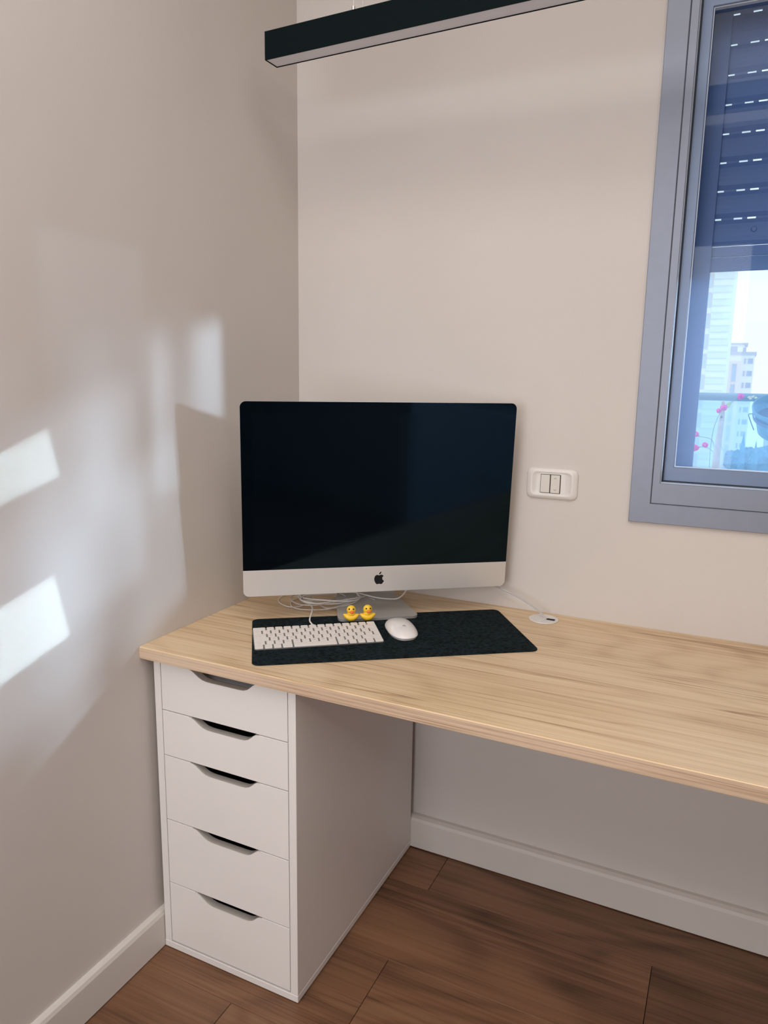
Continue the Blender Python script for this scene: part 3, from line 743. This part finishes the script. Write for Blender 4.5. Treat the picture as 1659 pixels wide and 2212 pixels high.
# bougainvillea
bo = thing('bougainvillea', (1.015, 1.33, -.02), 'young bougainvillea with pink flowers on a pale cane outside', 'plant')
link('planter', lathe([(0, 0), (.13, 0), (.14, .02), (.17, .30), (.18, .31), (.18, .33), (.165, .33), (.16, .29), (0, .28)], 32), M_pot, bo)
cp = smooth_path([(.0, 0, .27), (.002, 0, .65), (.006, 0, .96), (.008, 0, 1.08), (.012, 0, 1.18), (.011, 0, 1.232)], 6)
nn = len(cp)
link('cane', tube(cp, .01, 10, radii=[.019 - .0135 * min(1, k / (nn - 1)) ** 1.2 for k in range(nn)]), M_cane, bo, smooth=True)
link('knot', tube([(.011, -.002, 1.160), (.011, -.004, 1.172), (.011, -.002, 1.188)], .006, 10, radii=[.004, .0062, .004]), M_stem, bo, smooth=True)
for pts in ([(.011, 0, 1.21), (.030, 0, 1.222), (.055, 0, 1.240), (.074, 0, 1.249)], [(-.004, 0, .80), (-.016, 0, 1.0), (-.014, 0, 1.12), (.004, 0, 1.19)],
            [(.004, 0, 1.030), (-.02, 0, 1.052), (-.05, 0, 1.058), (-.085, 0, 1.050)], [(.004, 0, 1.035), (-.015, 0, 1.085), (-.045, 0, 1.095), (-.075, 0, 1.098)],
            [(.008, 0, 1.08), (.022, 0, 1.06), (.030, 0, 1.045)], [(-.060, 0, 1.098), (-.068, 0, 1.11), (-.078, 0, 1.122)], [(.068, 0, 1.247), (.092, -.004, 1.243), (.108, -.003, 1.250)]):
    link('stem', tube(smooth_path(pts, 5), .0010, 6), M_stem, bo)
def flower(c, r):
    bm = bmesh.new()
    rnd = random.Random(int(c[0] * 1e4))
    for q in range(3):
        for b_ in range(3):
            a = 2 * PI * (b_ / 3 + q * .11) + rnd.random() * .4; off = Vector((math.cos(a), -.5 + q * .3, math.sin(a))) * r * (.42 + .25 * rnd.random())
            n = Vector((math.cos(a), -.9, math.sin(a))).normalized(); tx = n.cross(Vector((0, 1, .2))).normalized(); ty = n.cross(tx)
            k = 7; ring = [bm.verts.new(Vector(c) + off + tx * math.cos(2 * PI * i / k) * r * .5 + ty * math.sin(2 * PI * i / k) * r * .62) for i in range(k)]
            tip = bm.verts.new(Vector(c) + off + n * r * .22)
            for i in range(k): bm.faces.new([ring[i], ring[(i + 1) % k], tip])
    bmesh.ops.recalc_face_normals(bm, faces=bm.faces[:])
    link('flower', bm, M_pink, bo)
def lf(c, r, m, ang):
    bm = bmesh.new(); d = Vector((math.cos(ang), -.3, math.sin(ang))).normalized(); s = d.cross(Vector((0, 1, 0))).normalized()
    C = Vector(c); v = [bm.verts.new(p) for p in (C, C + d * r * .4 + s * r * .32, C + d * r, C + d * r * .4 - s * r * .32, C + d * r * .45 + Vector((0, -.002, 0)))]
    for a, b in ((0, 1), (1, 2), (2, 3), (3, 0)): bm.faces.new([v[a], v[b], v[4]])
    link('leaf', bm, m, bo)
X0 = 1.015
for (x, z, r) in ((1.083, 1.250, .0125), (1.0300, 1.208, .0135), (1.0140, 1.196, .0100), (.9430, 1.105, .0105), (.9450, 1.053, .0135), (.9780, 1.066, .0110)):
    flower((x - X0, -.006, z), r)
lf((.022, -.004, 1.215), .024, M_leafg, .5); lf((.020, -.004, 1.212), .020, M_leafg, .1)
for x, a in ((.090, .5), (.094, -.3), (.105, .9), (.108, 2.6), (.112, .2)): lf((x, -.006, 1.246), .014, M_leafw, a)

# ------------------------------------------------------------------ distant town
struct('trim_2', box(-150, 150, 8, 160, -17, -16), M_street)     # street level far below
def far_windows(b, rects, y, m, d=.15, mul=None):
    for x0, x1, z0, z1 in rects:
        fw = .08
        f = link('window', frame_ring(x0, x1, z0, z1, fw, fw, fw, fw, y - .06, y + .02, 0), M_roof, b)
        link('pane', box(x0 + fw, x1 - fw, y - .01, y + .02, z0 + fw, z1 - fw), m, f)
tb = thing('apartment_tower', (0, 60, -16), 'tall pale tower with ribbed cladding left in the window view', 'building')
link('wall', box(-14, .02, 0, 14, 0, 48), M_tower, tb)
zz = 16 - 6.0; rowsb = 0
while zz < 16 + 11:
    link('cladding_band', box(-1.35, -.03, -.07, 0, zz, zz + .36), M_tower2 if rowsb % 2 else M_tower, tb); zz += .48; rowsb += 1
far_windows(tb, [(-1.75 - .0, -1.42, 16 + z - .55, 16 + z + .55) for z in (-6.2, -4.7, -3.1, -1.6, -.15, 1.32, 2.88, 4.33, 5.86, 7.38, 8.82)], 0, M_win)
b2 = thing('apartment_block', (0, 80, -16), 'cream apartment block with tan stair bay beyond the railing', 'building')
link('wall', box(-.54, 2.17, 0, 9, 0, 20.0), M_cream, b2)
link('parapet', box(-.62, 2.30, -.12, 9, 20.0, 20.30), M_roof, b2)
link('roof_rail', box(-.5, .55, .3, .36, 20.3, 20.85), M_roof, b2)
link('roof_vent', box(1.05, 1.35, .5, .9, 20.3, 20.75), M_roof, b2)
link('stair_bay', box(-.16, .98, -.25, 0, 0, 19.4), M_tan, b2)
far_windows(b2, [(.22, .66, z, z + 1.75) for z in (17.4, 15.4, 13.4, 11.4, 9.4, 7.4)], -.25, M_bwin)
far_windows(b2, [(1.58, 2.05, z, z + .52) for z in (19.15, 17.95, 16.8, 15.6, 14.4, 13.2, 12.0, 10.8)], 0, M_bwin)
far_windows(b2, [(1.26, 1.42, z, z + .52) for z in (19.15, 17.95, 16.8, 15.6, 14.4, 13.2, 12.0, 10.8)], 0, M_bwin)
b3 = thing('low_block', (0, 95, -16), 'pale block with flat overhanging roof just above the cream block', 'building')
link('wall', box(-3, 1.2, 2, 10, 0, 21.8), M_cream, b3)
link('roof', box(-3.2, 1.55, 1.8, 10, 21.8, 21.98), M_roof, b3)
b4 = thing('grey_block', (4.15, 86, -16), 'grey block at the right edge of the window view', 'building')
link('wall', box(0, 8, 0, 8, 0, 18.2), mat('grey_render', (.55, .60, .66), .85), b4)
link('roof', box(-.1, 8.1, -.1, 8.1, 18.2, 18.5), M_roof, b4)
def tree(x, y, h, r, label):
    t = thing('tree', (x, y, -16), label, 'tree', group='trees below the far buildings')
    link('trunk', tube([(0, 0, 0), (0, 0, h * .6)], .18, 8), M_trunk, t)
    rnd = random.Random(int(x * 100)); bm = bmesh.new()
    for k in range(16):
        a = rnd.random() * 6.28; q = rnd.random() ** .5 * r * .6; rr_ = r * rnd.uniform(.4, .65)
        bmesh.ops.create_icosphere(bm, subdivisions=3, radius=rr_, matrix=Matrix.Translation((math.cos(a) * q, math.sin(a) * q, h - rr_ - rnd.random() * r * .8)))
    for v in bm.verts: v.co += Vector((rnd.uniform(-1, 1), rnd.uniform(-1, 1), rnd.uniform(-1, 1))) * .12
    link('crown', bm, M_tree, t)
for x, y, h, r, lab in [(.75, 55.5, 10.5, .85, 'hazy blue green tree at the foot of the tall tower, leftmost of the trees'),
                        (1.30, 65, 11.9, .9, 'hazy round tree in front of the cream block below its stair bay'),
                        (2.25, 68, 11.9, 1.2, 'hazy tree between the two narrow cypresses'),
                        (3.25, 64.5, 12.4, 1.2, 'tallest hazy tree right of both cypresses under the pot'),
                        (2.3, 57.5, 10.4, .9, 'low hazy tree in the front row below the cypresses'),
                        (3.9, 54.5, 10.5, .9, 'low hazy tree in the front row at the right window edge')]:
    tree(x, y, h, r, lab)
for x, z, lab in ((1.72, 13.6, 'narrow cypress, the left one, under the cream block'), (2.62, 13.0, 'narrow cypress, the right one, right below the hanging pot')):
    t = thing('cypress', (x, 61, -16), lab, 'tree', group='cypresses')
    link('crown', lathe([(0, 2), (.3, 2.5), (.36, 7), (.2, z - 1.4), (0, z)], 12), M_tree, t)
    link('trunk', tube([(0, 0, 0), (0, 0, 2.4)], .12, 8), M_trunk, t)

# unseen: door frame added with the rear fill, cabinet added for screen reflection
d1 = bpy.data.objects.new('door_1', None); COL.objects.link(d1); d1['kind'] = 'structure'
link('door_frame', frame_ring(.02, 1.55, .02, 2.36, .05, .05, .05, .05, RY - .02, RY + .012, 0), M_frame, d1)
lc = thing('reflection_cabinet', (2.34, -1.78, 0), 'added low pale blue cabinet by the right wall, for its reflection in the screen', 'cabinet')
M_cab = mat('pale_blue_lacquer', (0.62, 0.74, 0.92), .5)
link('body', box(.012, RX - 2.342, 0, 1.10, 0, .86, .002), M_cab, lc)
for y in (.005, .553):
    dd_ = link('door', box(-.004, .0115, y, y + .542, .06, .845, .002), M_cab, lc)
    link('knob', lathe([(0, 0), (.008, 0), (.007, .012), (.012, .018), (.010, .024), (0, .025)], 16), M_steel, dd_, loc=(-.004, .55 + (-.04 if y < .1 else .05), .5), rot=(0, -PI / 2, 0))
